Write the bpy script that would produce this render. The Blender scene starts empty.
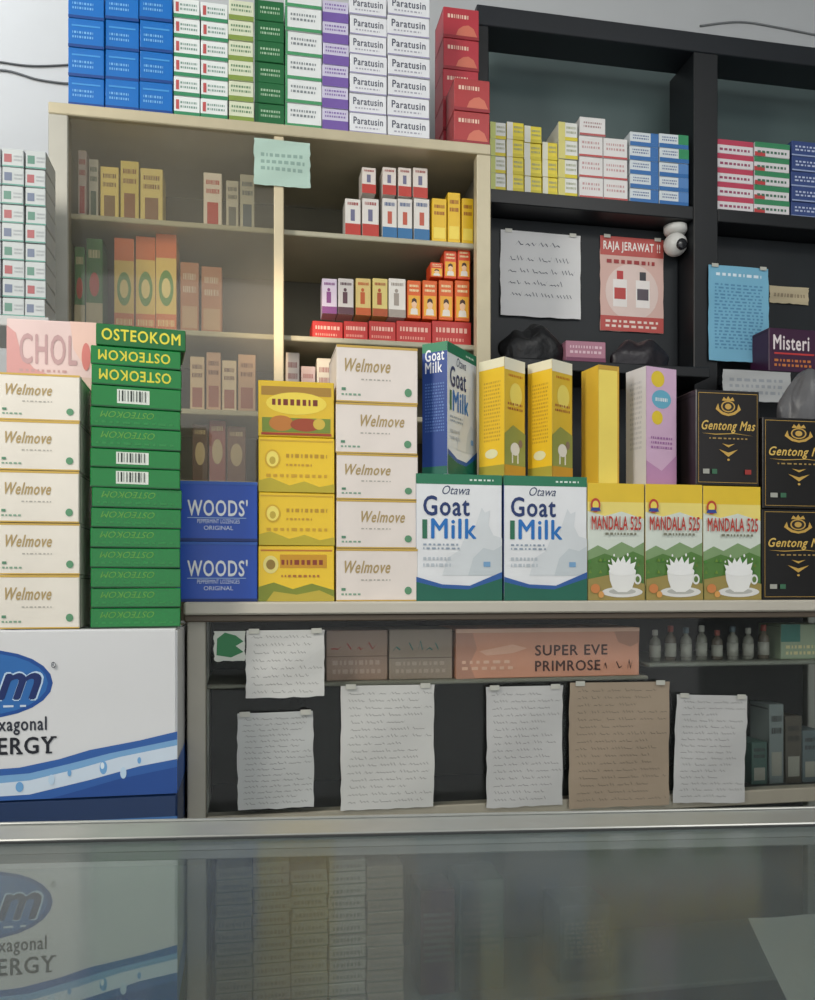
import bpy, bmesh, math, random
from mathutils import Vector, Matrix
from mathutils import noise as NZ
random.seed(7)
sc=bpy.context.scene; COL=sc.collection
F=850.0; TH=math.radians(10.5); CX=407.5; HY=585.0; ZC=1.15
ct,st=math.cos(TH),math.sin(TH)
def at(px,py,Y):
    a=(px-CX)/F; b=(HY-py)/F
    dx=a*ct+st; dy=-a*st+ct; t=Y/dy
    return Vector((t*dx,Y,ZC+t*b))
# ---------------- materials
def lin(c):
    c=c/255.0
    return c/12.92 if c<=.04045 else ((c+.055)/1.055)**2.4
MC={}
def M(rgb,rough=.5,metal=0.0,noise=.1,scale=14,bump=0.0):
    k=(tuple(rgb),rough,metal,noise,scale,bump)
    if k in MC: return MC[k]
    m=bpy.data.materials.new('paint_%d_%d_%d'%tuple(rgb)); m.use_nodes=True
    nt=m.node_tree; b=nt.nodes['Principled BSDF']
    tc=nt.nodes.new('ShaderNodeTexCoord'); n=nt.nodes.new('ShaderNodeTexNoise'); n.inputs['Scale'].default_value=scale; n.inputs['Detail'].default_value=4
    nt.links.new(tc.outputs['Object'],n.inputs['Vector'])
    mx=nt.nodes.new('ShaderNodeMix'); mx.data_type='RGBA'
    c=[lin(x) for x in rgb]
    mx.inputs['A'].default_value=[x*(1-noise) for x in c]+[1]
    mx.inputs['B'].default_value=[min(1,x*(1+noise)) for x in c]+[1]
    nt.links.new(n.outputs['Fac'],mx.inputs['Factor']); nt.links.new(mx.outputs['Result'],b.inputs['Base Color'])
    b.inputs['Roughness'].default_value=rough; b.inputs['Metallic'].default_value=metal
    if bump:
        bp=nt.nodes.new('ShaderNodeBump'); bp.inputs['Strength'].default_value=bump; bp.inputs['Distance'].default_value=.01
        nt.links.new(n.outputs['Fac'],bp.inputs['Height']); nt.links.new(bp.outputs['Normal'],b.inputs['Normal'])
    MC[k]=m; return m
def glass(name,tint,haze,r0=.05,rough=.02,hcol=(.6,.65,.65),rs=.9):
    m=bpy.data.materials.new(name); m.use_nodes=True; nt=m.node_tree; nt.nodes.clear()
    N=nt.nodes.new; L=nt.links.new
    out=N('ShaderNodeOutputMaterial'); tr=N('ShaderNodeBsdfTransparent'); gl=N('ShaderNodeBsdfGlossy'); df=N('ShaderNodeBsdfDiffuse')
    tr.inputs['Color'].default_value=(*tint,1); gl.inputs['Roughness'].default_value=rough; gl.inputs['Color'].default_value=(1,1,1,1)
    df.inputs['Color'].default_value=(*hcol,1)
    lw=N('ShaderNodeLayerWeight'); lw.inputs['Blend'].default_value=.5
    p=N('ShaderNodeMath'); p.operation='POWER'; p.inputs[1].default_value=5; L(lw.outputs['Facing'],p.inputs[0])
    q=N('ShaderNodeMath'); q.operation='MULTIPLY_ADD'; q.inputs[1].default_value=rs; q.inputs[2].default_value=r0; L(p.outputs[0],q.inputs[0])
    m1=N('ShaderNodeMixShader'); L(q.outputs[0],m1.inputs[0]); L(tr.outputs[0],m1.inputs[1]); L(gl.outputs[0],m1.inputs[2])
    tc=N('ShaderNodeTexCoord'); n=N('ShaderNodeTexNoise'); n.inputs['Scale'].default_value=3; n.inputs['Detail'].default_value=5; L(tc.outputs['Object'],n.inputs['Vector'])
    h=N('ShaderNodeMath'); h.operation='MULTIPLY'; h.inputs[1].default_value=haze*2; L(n.outputs['Fac'],h.inputs[0])
    m2=N('ShaderNodeMixShader'); L(h.outputs[0],m2.inputs[0]); L(m1.outputs[0],m2.inputs[1]); L(df.outputs[0],m2.inputs[2])
    L(m2.outputs[0],out.inputs[0]); return m
# ---------------- text
TC={}
def textmesh(s,ital=False,bold=False):
    k=(s,ital,bold)
    if k in TC: return TC[k]
    cu=bpy.data.curves.new('txt','FONT'); cu.body=s; cu.resolution_u=3; cu.fill_mode='FRONT'; cu.space_character=1.12 if bold else 1.0
    if ital: cu.shear=.35
    o=bpy.data.objects.new('txt',cu); COL.objects.link(o)
    bpy.context.view_layer.update(); dg=bpy.context.evaluated_depsgraph_get()
    me=bpy.data.meshes.new_from_object(o.evaluated_get(dg))
    vs=[v.co.copy() for v in me.vertices]; fs=[tuple(p.vertices) for p in me.polygons]
    bpy.data.objects.remove(o); bpy.data.curves.remove(cu); bpy.data.meshes.remove(me)
    if bold:   # heavier strokes: shifted copies of the same glyphs, each a hair further out
        n=len(vs); v0=[Vector((v.x,v.y,0)) for v in vs]; f0=list(fs); vs=list(v0)
        for q,(dx,dy) in enumerate(((.022,0),(.044,0),(.022,.018),(.022,-.018))):
            vs+=[Vector((v.x+dx,v.y+dy,.00002*(q+1))) for v in v0]; fs+=[tuple(i+n*(q+1) for i in f) for f in f0]
    x0=min(v.x for v in vs);x1=max(v.x for v in vs);y0=min(v.y for v in vs);y1=max(v.y for v in vs)
    r=([((v.x-x0)/(x1-x0),(v.y-y0)/(y1-y0),v.z if bold else 0) for v in vs],fs); TC[k]=r; return r
# ---------------- mesh builder
class MB:
    def __init__(s): s.v=[];s.f=[];s.m=[];s.mats=[]
    def mi(s,mat):
        if mat not in s.mats: s.mats.append(mat)
        return s.mats.index(mat)
    def poly(s,pts,mat):
        b=len(s.v); s.v+= [tuple(p) for p in pts]; s.f.append(tuple(range(b,b+len(pts)))); s.m.append(s.mi(mat))
    def raw(s,vs,fs,mat):
        b=len(s.v); s.v+=[tuple(p) for p in vs]; i=s.mi(mat)
        for f in fs: s.f.append(tuple(b+k for k in f)); s.m.append(i)
    def box(s,x0,x1,y0,y1,z0,z1,mat,bev=.0015,seg=1):
        bm=bmesh.new(); bmesh.ops.create_cube(bm,size=1)
        for v in bm.verts: v.co=Vector(((x0+x1)/2+v.co.x*(x1-x0),(y0+y1)/2+v.co.y*(y1-y0),(z0+z1)/2+v.co.z*(z1-z0)))
        bv=min(bev,(x1-x0)*.3,(y1-y0)*.3,(z1-z0)*.3)
        if bv>0: bmesh.ops.bevel(bm,geom=bm.edges[:],offset=bv,segments=seg,affect='EDGES')
        bm.verts.index_update(); s.raw([v.co.copy() for v in bm.verts],[tuple(v.index for v in f.verts) for f in bm.faces],mat); bm.free()
    def lathe(s,prof,c,mat,n=20,axis='z'):
        vs=[];fs=[]
        for r,z in prof:
            for i in range(n):
                a=2*math.pi*i/n
                p=(r*math.cos(a),r*math.sin(a),z) if axis=='z' else (r*math.cos(a),z,r*math.sin(a))
                vs.append((c[0]+p[0],c[1]+p[1],c[2]+p[2]))
        for j in range(len(prof)-1):
            for i in range(n): fs.append((j*n+i,j*n+(i+1)%n,(j+1)*n+(i+1)%n,(j+1)*n+i))
        fs.append(tuple(range(n))[::-1]); fs.append(tuple((len(prof)-1)*n+i for i in range(n)))
        s.raw(vs,fs,mat)
    def tube(s,pts,r,mat,n=6):
        pts=[Vector(p) for p in pts]; vs=[];fs=[]
        for i,p in enumerate(pts):
            d=(pts[min(i+1,len(pts)-1)]-pts[max(i-1,0)]).normalized()
            a=d.cross(Vector((0,0,1)) if abs(d.z)<.9 else Vector((0,1,0))).normalized(); b=d.cross(a)
            for k in range(n):
                t=2*math.pi*k/n; vs.append(p+a*r*math.cos(t)+b*r*math.sin(t))
        for i in range(len(pts)-1):
            for k in range(n): fs.append((i*n+k,i*n+(k+1)%n,(i+1)*n+(k+1)%n,(i+1)*n+k))
        fs.append(tuple(range(n))); fs.append(tuple((len(pts)-1)*n+k for k in range(n)))
        s.raw(vs,fs,mat)
    def mesh(s,name,off=None,smooth=False):
        me=bpy.data.meshes.new(name); vs=s.v
        if off is not None: vs=[(v[0]-off[0],v[1]-off[1],v[2]-off[2]) for v in vs]
        me.from_pydata(vs,[],s.f)
        for m in s.mats: me.materials.append(m)
        me.polygons.foreach_set('material_index',s.m)
        if smooth: me.polygons.foreach_set('use_smooth',[True]*len(s.f))
        me.update(); return me
    def build(s,name,parent=None,off=None,loc=None,smooth=False):
        o=bpy.data.objects.new(name,s.mesh(name,off,smooth)); COL.objects.link(o)
        if parent: o.parent=parent
        if loc is not None: o.location=loc
        return o
def tag(o,label,cat,group=None):
    o['label']=label; o['category']=cat
    if group: o['group']=group
    return o
def empty(name,loc,label,cat,rz=0,group=None):
    o=bpy.data.objects.new(name,None); COL.objects.link(o); o.location=loc; o.rotation_euler=(0,0,rz); o.empty_display_size=.05
    return tag(o,label,cat,group)
# prints on a rectangular face (frame = origin, U, V, N)
def printer(mb,fr,items):
    O,U,V,N=fr; lay=0
    for it in items:
        lay+=1; off=N*(.00012*lay+.0002)
        P=lambda u,v:O+U*u+V*v+off
        k=it[0]
        if k=='r': _,u0,v0,u1,v1,c=it; mb.poly([P(u0,v0),P(u1,v0),P(u1,v1),P(u0,v1)],M(c,.45))
        elif k=='e':
            _,cu,cv,ru,rv,c=it; mb.poly([P(cu+ru*math.cos(a*math.pi/12),cv+rv*math.sin(a*math.pi/12)) for a in range(24)],M(c,.45))
        elif k=='p': mb.poly([P(u,v) for u,v in it[1]],M(it[2],.45))
        elif k=='t':
            _,s,u0,v0,u1,v1,c=it[:7]; o=it[7] if len(it)>7 else ''
            vs,fs=textmesh(s,'i' in o,'b' in o)
            if 'u' in o: vs=[(1-a,1-b,w) for a,b,w in vs]
            mb.raw([P(u0+(u1-u0)*a,v0+(v1-v0)*b)+N*w for a,b,w in vs],fs,M(c,.3 if 'g' in o else .45,.3 if 'g' in o else 0))
        elif k=='m':   # small illegible print: rows of short dashes
            _,u0,v0,u1,v1,c,rows=it; rnd=random.Random(int(u0*991+v0*577+rows*13)); rh=(v1-v0)/rows
            for r in range(rows):
                u=u0
                while u<u1-.01:
                    w=min(rnd.uniform(.03,.11)*max(.4,(u1-u0)),u1-u); a=v0+r*rh
                    mb.poly([P(u,a+rh*.2),P(u+w,a+rh*.2),P(u+w,a+rh*.7),P(u,a+rh*.7)],M(c,.45)); u+=w+.012+.03*(u1-u0)
        elif k=='s':   # handwriting: rows of thin zigzag strokes
            _,u0,v0,u1,v1,c,rows,seed=it[:8]; rnd=random.Random(seed); rh=(v1-v0)/rows; ul=U.length; vl=V.length; th=it[8] if len(it)>8 else .0006
            for r in range(rows):
                u=u0+rnd.uniform(0,.04); base=v1-(r+.7)*rh; end=u1-rnd.uniform(0,.4)*(u1-u0)
                while u<end:
                    wl=min(rnd.uniform(.06,.16)*(u1-u0)*1.5,max(.02,u1-u)); nseg=int(max(3,wl*ul/(.0028*th/.0006))); pts=[]
                    for q in range(nseg+1): pts.append((u+wl*q/nseg,base+(rh*.38*rnd.random() if q%2 else -rh*.05*rnd.random())))
                    for q in range(nseg):
                        (a,b),(c2,d)=pts[q],pts[q+1]
                        mb.poly([P(a,b-th/vl),P(a+th/ul,b+th/vl),P(c2+th/ul,d+th/vl),P(c2,d-th/vl)],M(c,.6))
                    u+=wl+.03
BC={}
def boxmesh(w,d,h,base,prints,rough=.4,key=None):
    k=(round(w,4),round(d,4),round(h,4),key) if key else None
    if k and k in BC: return BC[k]
    mb=MB(); mb.box(-w/2,w/2,-d/2,d/2,0,h,M(base,rough),bev=.0012)
    fr={'F':(Vector((-w/2,-d/2,0)),Vector((w,0,0)),Vector((0,0,h)),Vector((0,-1,0))),
        'R':(Vector((w/2,-d/2,0)),Vector((0,d,0)),Vector((0,0,h)),Vector((1,0,0))),
        'L':(Vector((-w/2,d/2,0)),Vector((0,-d,0)),Vector((0,0,h)),Vector((-1,0,0))),
        'T':(Vector((-w/2,-d/2,h)),Vector((w,0,0)),Vector((0,d,0)),Vector((0,0,1)))}
    dk=tuple(int(c*.6) for c in base)
    for face in 'FRLT':
        items=prints.get(face)
        if items is None and face in 'RL': items=[('r',.04,.0,.06,1,dk),('r',.06,.93,.94,.95,dk)]   # tuck-flap seam
        if items: printer(mb,fr[face],items)
    me=mb.mesh('carton_print')
    if k: BC[k]=me
    return me
ORD=['','first','second','third','fourth','fifth','sixth','seventh','eighth','ninth','tenth','eleventh','twelfth','thirteenth','fourteenth','fifteenth']
def posn(i,n):
    if n==1: return 'single'
    if i==n-1: return 'topmost'
    if i==0: return 'bottom one'
    return ORD[n-i]+' from the top'
def place(name,me,x,y,z,rz,label,cat='box',group=None):
    o=bpy.data.objects.new(name,me); COL.objects.link(o); o.location=(x,y,z); o.rotation_euler=(0,0,rz)
    return tag(o,label,cat,group)
def stack(px0,px1,pytop,zs,Yf,dep,n,base,prints,desc,group,name='medicine_box',rz=0,jit=.012,wscale=1,key=None,levels=None,cx=None,yoff=0,rough=.4,cat='box'):
    X0=at(px0,0,Yf).x; X1=at(px1,0,Yf).x; w=(X1-X0-.0012)*wscale; xm=(X0+X1)/2
    ztop=at((px0+px1)/2,pytop,Yf).z
    if levels: hs=[at((px0+px1)/2,levels[i+1],Yf).z-at((px0+px1)/2,levels[i],Yf).z for i in range(n)]; tot=sum(hs); hs=[q*(ztop-zs)/tot for q in hs]
    else: hs=[(ztop-zs)/n]*n
    z=zs+.0003
    for i in range(n):
        pr=prints(i) if callable(prints) else prints
        b=base(i) if callable(base) else base
        kk=None if key is None else (key+str(b)+(str(i) if callable(prints) else ''))
        me=boxmesh(w,dep,hs[i]-.0008,b,pr,rough,kk)
        j=random.uniform(-jit,jit)
        d=desc(i) if callable(desc) else desc
        if '%s' in d: d=d%posn(i,n)
        place(name,me,xm+random.uniform(-.0004,.0004),Yf+dep/2+yoff+random.uniform(0,.003),z,rz+j,d,cat,group)
        z+=hs[i]
    return z
def struct(name,b,mat):
    mb=MB(); mb.box(*b,mat,bev=0); o=mb.build(name); o['kind']='structure'; return o
# ================= setting
wallm=M((205,209,210),.8,0,.06,3)
struct('floor',(-1.4,2.6,-1.6,2.4,-.1,0),M((120,118,112),.5,0,.15,6))
struct('wall_back',(-1.4,2.6,2.3,2.4,0,3.0),M((190,193,195),.85,0,.1,2.5,.1))
struct('wall_left',(-1.5,-1.4,-1.6,2.4,0,3.0),wallm)
struct('wall_right',(2.6,2.7,-1.6,2.4,0,3.0),M((150,155,155),.85))
struct('ceiling',(-1.5,2.7,-1.6,2.4,3.0,3.1),M((205,210,212),.9))
cream=M((190,180,152),.4,.15,.12,20); alu=M((176,176,168),.35,.75,.08,10); blackm=M((18,21,25),.45,0,.2,10); navy=M((26,30,36),.4,0,.2,8)
gl_reflhaze=glass('display_glass_reflection_haze',(.90,.89,.84),.055,.04,.04,(.70,.65,.54),.6); gl_clear=glass('display_glass',(.97,.98,.97),.008,.01,.04,(.6,.62,.6),.5)  # left pane: warm diffuse colour mixed in to imitate hazy reflections
gl_top=glass('counter_glass',(.73,.76,.75),.13,.014,.12,(.30,.34,.34),.40)
# ================= tall glass display cabinet (left)
YU=1.85; cx0=at(48,0,YU).x; cx1=at(491,0,YU).x; zT=at(48,101,YU).z
zA=at(65,205,YU).z; zB=at(65,318,YU).z; zC2=at(190,405,YU).z; zD=at(190,478,YU).z
R=Vector((cx0,YU,0)); r=empty('display_cabinet',R,'tall cream framed glass display cabinet against the back wall','cabinet')
def P(name,boxes,mat,root=r,off=R,bev=.002):
    mb=MB()
    for b in boxes: mb.box(*b,mat,bev=bev)
    return mb.build(name,root,off)
xm0=at(274,0,YU).x; xm1=at(284,0,YU).x; pl=at(68,0,YU).x; pr_=at(477,0,YU).x
P('top_board',[(cx0,cx1,YU,2.2,zT-.024,zT)],cream)
P('post',[(cx0,pl,YU,YU+.035,.02,zT-.0245)],M((170,168,158),.4,.3)); P('post',[(pr_,cx1,YU,YU+.03,.02,zT-.0245)],cream)
P('post',[(cx0,cx0+.03,2.15,2.2,.02,zT-.0245)],cream); P('post',[(cx1-.03,cx1,2.15,2.2,.02,zT-.0245)],cream)
P('door_stile',[(xm0,xm1,YU+.004,YU+.02,.05,zT-.0245)],M((214,200,168),.4,.2))
P('back_panel',[(cx0+.03,cx1-.03,2.18,2.195,.03,zT-.03)],M((98,96,84),.6))
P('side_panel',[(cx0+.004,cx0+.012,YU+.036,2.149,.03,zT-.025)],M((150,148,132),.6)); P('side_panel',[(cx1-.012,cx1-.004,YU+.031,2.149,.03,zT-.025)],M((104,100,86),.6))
P('base_board',[(cx0,cx1,YU,2.2,0,.02)],cream)
shm=M((176,172,150),.4)
for zz in (zA,zB,zC2,zD,zD-.35): P('shelf',[(cx0+.013,cx1-.013,YU+.037,2.178,zz-.012,zz)],shm)
P('glass_pane',[(pl,xm0,YU+.008,YU+.012,.05,zT-.026)],gl_reflhaze,bev=0)
# ---- lettering stock: top of the cabinet
yf=YU+.004
def pr_blue(i): return {'F':[('r',.0,.0,1,.1,(4,62,132)),('r',.1,.72,.9,.78,(60,140,205)),('m',.12,.28,.7,.6,(110,170,220),2)],'R':[('m',.1,.2,.9,.7,(110,165,215),3)]}
for c,(a,b) in enumerate(((68,104.5),(105,139),(139.5,173))):
    stack(a,b,-10,zT,yf,.11,4,(4,102,182),pr_blue,'blue medicine box, %s, in '+['left','middle','right'][c]+' column on cabinet top','blue boxes on the cabinet',key='bl')
G1=(50,130,90)
for c,(a,b) in enumerate(((173.5,200),(200.5,228))):
    stack(a,b,-2+4*c,zT,yf,.11,6,(220,225,224),lambda i:{'F':[('r',0,0,1,.2,G1),('r',.08,.3,.2,.8,(180,80,80)),('m',.25,.35,.9,.8,(120,150,140),2)]},'white box with green base stripe, %s, '+['left','right'][c]+' column beside blue boxes','white and green boxes on the cabinet',key='wg')
stack(228.5,254,0,zT,yf,.11,6,(208,214,188),lambda i:{'F':[('r',0,0,1,.25,(124,146,66)),('m',.1,.4,.9,.85,(104,136,104),2)]},'pale lime striped box, %s of single lime column on cabinet','lime striped boxes on the cabinet',key='lm')
stack(254.5,284.5,0,zT,yf,.11,6,(28,98,54),lambda i:{'F':[('r',0,.0,.12,1,(20,80,45)),('m',.2,.3,.85,.75,(160,190,160),2)]},'dark green medicine box, %s of the green column on cabinet','dark green boxes on the cabinet',key='dg')
stack(285,322,-16,zT,yf,.11,6,(220,224,224),lambda i:{'F':[('r',0,0,1,.14,(70,145,98)),('r',.0,.14,.06,1,(70,145,98)),('m',.15,.4,.85,.8,(124,132,136),2)]},'white box with thin green edging, %s, right of dark green column','green edged boxes on the cabinet',key='ge')
stack(322.5,349,0,zT,yf,.11,6,(200,196,218),lambda i:{'F':[('r',0,0,1,.45,(112,86,160)),('m',.1,.55,.9,.9,(130,108,168),2)]},'purple and white box, %s of the purple column on cabinet','purple boxes on the cabinet',key='pu')
for c,(a,b) in enumerate(((349.5,387),(387.5,430))):
    stack(a,b,-4,zT,yf,.11,7,(224,226,230),lambda i:{'F':[('t','Paratusin',.1,.42,.9,.8,(80,84,100),'b'),('m',.15,.18,.8,.34,(165,165,178),1),('r',0,0,1,.06,(150,145,180))]},'white tablet box with dark lettering, %s, '+['left','right'][c]+' of two columns','white lettered boxes on the cabinet',key='pt')
def pr_red(i): return {'F':[('r',.0,.0,1,.1,(150,40,50)),('m',.12,.6,.7,.85,(235,200,180),1),('p',[(.35,.1),(.42,.3),(.55,.42),(.7,.46),(.85,.36),(.95,.1)],(206,114,92))]}
stack(443,479,8,zT,YU+.09,.09,5,(182,54,66),pr_red,'red patterned box, %s of the rear red column','red boxes on the cabinet',key='rd')
stack(454,490,79,zT,yf,.08,2,(172,54,56),pr_red,'red patterned box in front of rear red column, %s','red boxes on the cabinet',key='rd2')
# ---- inside the tall cabinet
yi=YU+.05
def one(px0,px1,pyt,zs,Yf,dep,base,prints,label,group=None,name='medicine_box',rz=0,jit=.02,**k):
    return stack(px0,px1,pyt,zs,Yf,dep,1,base,prints,label,group,name=name,rz=rz,jit=jit,**k)
RW=lambda i:{'F':[('r',0,.0,1,.35,(185,60,50)),('r',.35,.42,.62,.72,(110,110,140)),('m',.15,.8,.85,.95,(160,60,60),1)]}
BWp=lambda i:{'F':[('r',0,.0,1,.3,(50,110,160)),('r',.35,.38,.65,.68,(190,90,70)),('m',.15,.78,.85,.95,(60,90,140),1)]}
g='small boxes on the upper cabinet shelf'
zt2=0
for k,(a,b,w) in enumerate(((345,361,0),(362,379,0),(382,397,1),(398,413,1),(414,430,1))):
    zt2=one(a,b,198,zA,yi,.05,(222,218,212),BWp if w else RW,('%s small white box with '+('blue' if w else 'red')+' base, lower row of upper shelf')%['leftmost','second','third','fourth','rightmost'][k],g)
for k,(a,b) in enumerate(((361.5,376),(382.5,396.5),(398,411.5),(413,428))):
    one(a,b,167,zt2+.0006,yi,.05,(222,214,206),RW,'%s small red and white box standing on the lower row'%['leftmost','second','third','rightmost'][k],g)
for k,(a,b) in enumerate(((432,447),(448,461),(462,474))):
    one(a,b,198-(6 if k==1 else 0),zA,yi,.05,(230,188,36),lambda i:{'F':[('m',.15,.6,.85,.9,(150,70,30),2),('r',.1,.1,.9,.35,(240,215,90))]},'%s yellow box at right end of upper cabinet shelf'%['left','middle','right'][k],'yellow boxes in the cabinet')
# shelf B: flat red boxes with upright boxes on them
zr=0
for k,(a,b) in enumerate(((312,343),(343.5,368),(368.5,396),(396.5,432),(432.5,472))):
    zr=one(a,b,321,zB,yi,.07,(188,52,48),lambda i:{'F':[('m',.1,.45,.9,.85,(232,180,165),1),('m',.1,.12,.8,.38,(225,150,135),1)]},'flat red box, %s lying under the upright boxes'%['leftmost','second','third','fourth','rightmost'][k],'flat red boxes in the cabinet')
    if k==0: zr0=zr
zmax=max(zr0,zr)+.001
ups=[(322,337.5,(208,196,214),(130,70,130),'lilac'),(338,354,(205,200,196),(90,60,70),'grey white'),(355.5,371,(214,190,120),(190,90,40),'tan'),(372.5,388,(214,196,120),(170,80,40),'pale gold'),(388.5,406,(226,222,214),(160,150,140),'cream')]
for a,b,c1,c2,nm in ups:
    one(a,b,278,zmax,yi,.05,c1,{'F':[('r',.0,0,1,.2,c2),('r',.3,.3,.6,.62,c2),('e',.45,.68,.1,.05,c2),('m',.15,.78,.85,.93,c2,1)]},nm+' upright box standing on the flat red boxes','upright boxes in the cabinet')
ORp=lambda i:{'F':[('r',.08,.08,.92,.6,(236,174,54)),('m',.15,.68,.85,.92,(250,235,180),2),('p',[(.22,.1),(.26,.24),(.5,.3),(.74,.24),(.78,.1)],(226,220,210)),('e',.5,.38,.19,.13,(236,196,160)),('p',[(.3,.4),(.34,.5),(.5,.54),(.66,.5),(.7,.4),(.5,.45)],(70,44,34))]}
for k,(a,b) in enumerate(((407,421,),(422.5,437.5),(439,453.5),(455,470))):
    zo=one(a,b,280,zmax,yi,.05,(220,98,34),ORp,'%s orange box in the lower orange row'%['leftmost','second','third','rightmost'][k],'orange boxes in the cabinet')
for k,(a,b) in enumerate(((430,443),(444,457),(458,471))):
    one(a,b,[262,250,248][k],zo+.002,yi,.045,(214,74,34),ORp,'%s orange box standing on the lower orange row'%['left','middle','right'][k],'orange boxes in the cabinet')
# shelf A left, behind glass
yl=YU+.08
lst=[(78,87,150,(206,188,190),(180,70,80),'pink white box beside left post'),(88,98,158,(200,196,190),(90,110,100),'grey white box second from left post'),
 (100,119,166,(216,194,110),(120,90,50),'mustard box left of three behind glass'),(120,139,160,(206,186,100),(130,80,40),'mustard box middle of three behind glass'),(140,163,168,(216,196,120),(130,90,60),'mustard box right of three behind glass'),
 (203,222,172,(232,220,210),(190,60,50),'white box with red bottle picture behind glass'),(226,239,180,(196,190,176),(110,110,105),'narrow grey box behind glass'),(240,255,174,(190,186,170),(90,100,110),'grey box next to the stile'),]
for a,b,t,c1,c2,lb in lst:
    one(a,b,t,zA,yl,.06,c1,{'F':[('r',.2,.12,.8,.5,c2),('m',.15,.62,.85,.92,c2,2)]},lb+' on upper shelf','boxes on upper shelf behind glass')
# shelf B left
for k,(a,b) in enumerate(((74,85),(86,103))):
    one(a,b,[246,238][k],zB,yl,.07,(60,124,60),{'F':[('r',0,.0,1,.3,(210,200,170)),('e',.5,.5,.3,.13,(205,70,50)),('m',.15,.75,.85,.93,(230,220,180),1)]},'green box with red dot, %s, at left of middle shelf'%['narrow one','wide one'][k],'green boxes behind glass')
for k,(a,b) in enumerate(((114,134),(135,155),(156,177))):
    one(a,b,[238,236,234][k],zB,yl,.07,(240,180,110),{'F':[('r',0,.76,1,1,(220,112,56)),('r',0,.2,1,.76,(236,204,110)),('e',.5,.46,.36,.18,(100,150,60)),('e',.5,.46,.22,.1,(240,220,140)),('r',0,0,1,.2,(220,120,60)),('m',.1,.05,.9,.18,(240,210,150),1)]},'%s orange box with green round picture behind glass'%['left','middle','right'][k],'orange boxes with green pictures')
for k,(a,b) in enumerate(((180,199),(201,222))):
    one(a,b,[262,266][k],zB,yl,.07,(176,120,88),{'F':[('r',.1,.1,.9,.4,(190,156,124)),('m',.15,.55,.85,.9,(210,190,170),2)]},'%s brown box right of the orange boxes'%['left','right'][k],'brown boxes behind glass')
# shelves C, D left
for k,(a,b) in enumerate(((190,205),(206,221),(222,237),(238,256))):
    one(a,b,[356,352,360,354][k],zC2,yl,.07,[(216,190,160),(206,166,140),(220,200,174),(196,160,134)][k],{'F':[('r',.15,.1,.85,.45,(160,96,84)),('m',.15,.6,.85,.9,(120,80,70),2)]},'%s beige box beside the stacks, lower glass shelf'%['leftmost','second','third','rightmost'][k],'beige boxes behind glass')
for k,(a,b) in enumerate(((192,208),(209,226),(227,246))):
    one(a,b,[424,420,426][k],zD,yl,.07,[(90,60,50),(150,70,60),(120,80,60)][k],{'F':[('e',.5,.5,.32,.2,(200,180,140)),('m',.15,.8,.85,.95,(210,190,150),1)]},'%s dark round emblem box above the yellow stack'%['left','middle','right'][k],'emblem boxes behind glass')
for k,(a,b) in enumerate(((286,300),(301,316),(317,334))):
    one(a,b,[352,366,358][k],zC2,yl,.07,[(206,196,190),(196,176,176),(210,204,190)][k],{'F':[('m',.15,.2,.85,.9,(160,110,110),4)]},'%s pale box in open bay above yellow stack'%['left','middle','right'][k],'pale boxes in the open bay')
# ================= black shelf unit (right)
YB=2.0; bx0=cx1+.008; bx1=at(915,0,YB).x
zR=at(480,4,YB).z; zS1=at(490,188,YB).z; zS2=ZC+.535
RB=Vector((bx0,YB,0)); rb=empty('shelving_unit',RB,'tall black painted shelving unit on the right of the cabinet','shelf')
PB=lambda n,b,m,bev=.002:P(n,b,m,rb,RB,bev)
mp0=at(694,0,YB).x; mp1=at(718,0,YB).x
PB('top_rail',[(bx0,bx1,YB,2.1,zR-.05,zR)],navy)
PB('post',[(bx0,bx0+.03,YB,2.2,.0,zR-.051)],blackm); PB('post',[(mp0,mp1,YB,2.13,0,zR-.051)],blackm); PB('post',[(bx1-.04,bx1,YB,2.2,0,zR-.051)],blackm)
gp=M((90,106,106),.3,0,.2,2.5)
PB('back_panel',[(bx0+.031,bx1-.041,2.201,2.209,zS1+.001,zR+.03)],gp)
for a,b in ((bx0+.031,mp0-.001),(mp1+.001,bx1-.041)):
    PB('shelf',[(a,b,YB+.001,2.2,zS1-.034,zS1)],blackm)
    PB('shelf',[(a,b,1.92,2.079,zS2-.025,zS2)],blackm)
    PB('back_board',[(a,b,2.08,2.09,.02,zS1-.035)],M((26,31,35),.55,0,.3,6))
# boxes on it
ys=YB+.006
YW=lambda c:(lambda i:{'F':[('r',0,.0,.35,1,c),('r',.35,0,1,.2,(216,200,50)),('m',.42,.35,.92,.85,(160,165,130),2)]})
ysh='yellow and white boxes on the black shelf'
stack(490,506,122,zS1,ys,.09,4,(225,228,222),YW((200,210,120)),'lime white box, %s, against the cabinet post on black shelf',ysh,key='y1')
stack(506.5,524,122,zS1,ys,.09,4,(232,214,50),YW((230,230,222)),'yellow box, %s of first yellow column on black shelf',ysh,key='y2')
stack(524.5,542,126,zS1,ys,.09,4,(234,216,54),YW((226,228,216)),'yellow box, %s of second yellow column on black shelf',ysh,key='y3')
stack(542.5,558,142,zS1,ys,.09,3,(226,206,44),YW((226,226,206)),'yellow box, %s of short third yellow column',ysh,key='y4')
stack(558.5,578,122,zS1,ys,.09,4,(224,226,220),YW((216,208,124)),'white box, %s, right of short yellow column',ysh,key='y5')
z5=stack(579.5,628,137,zS1,ys,.09,3,(226,224,222),lambda i:{'F':[('r',0,.0,1,.1,(190,80,80)),('r',.48,.0,.5,1,(150,140,140)),('m',.06,.35,.44,.8,(200,160,160),2),('m',.56,.35,.94,.8,(200,160,160),2)]},'wide white box with red line, %s of three',None,key='w3')
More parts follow.
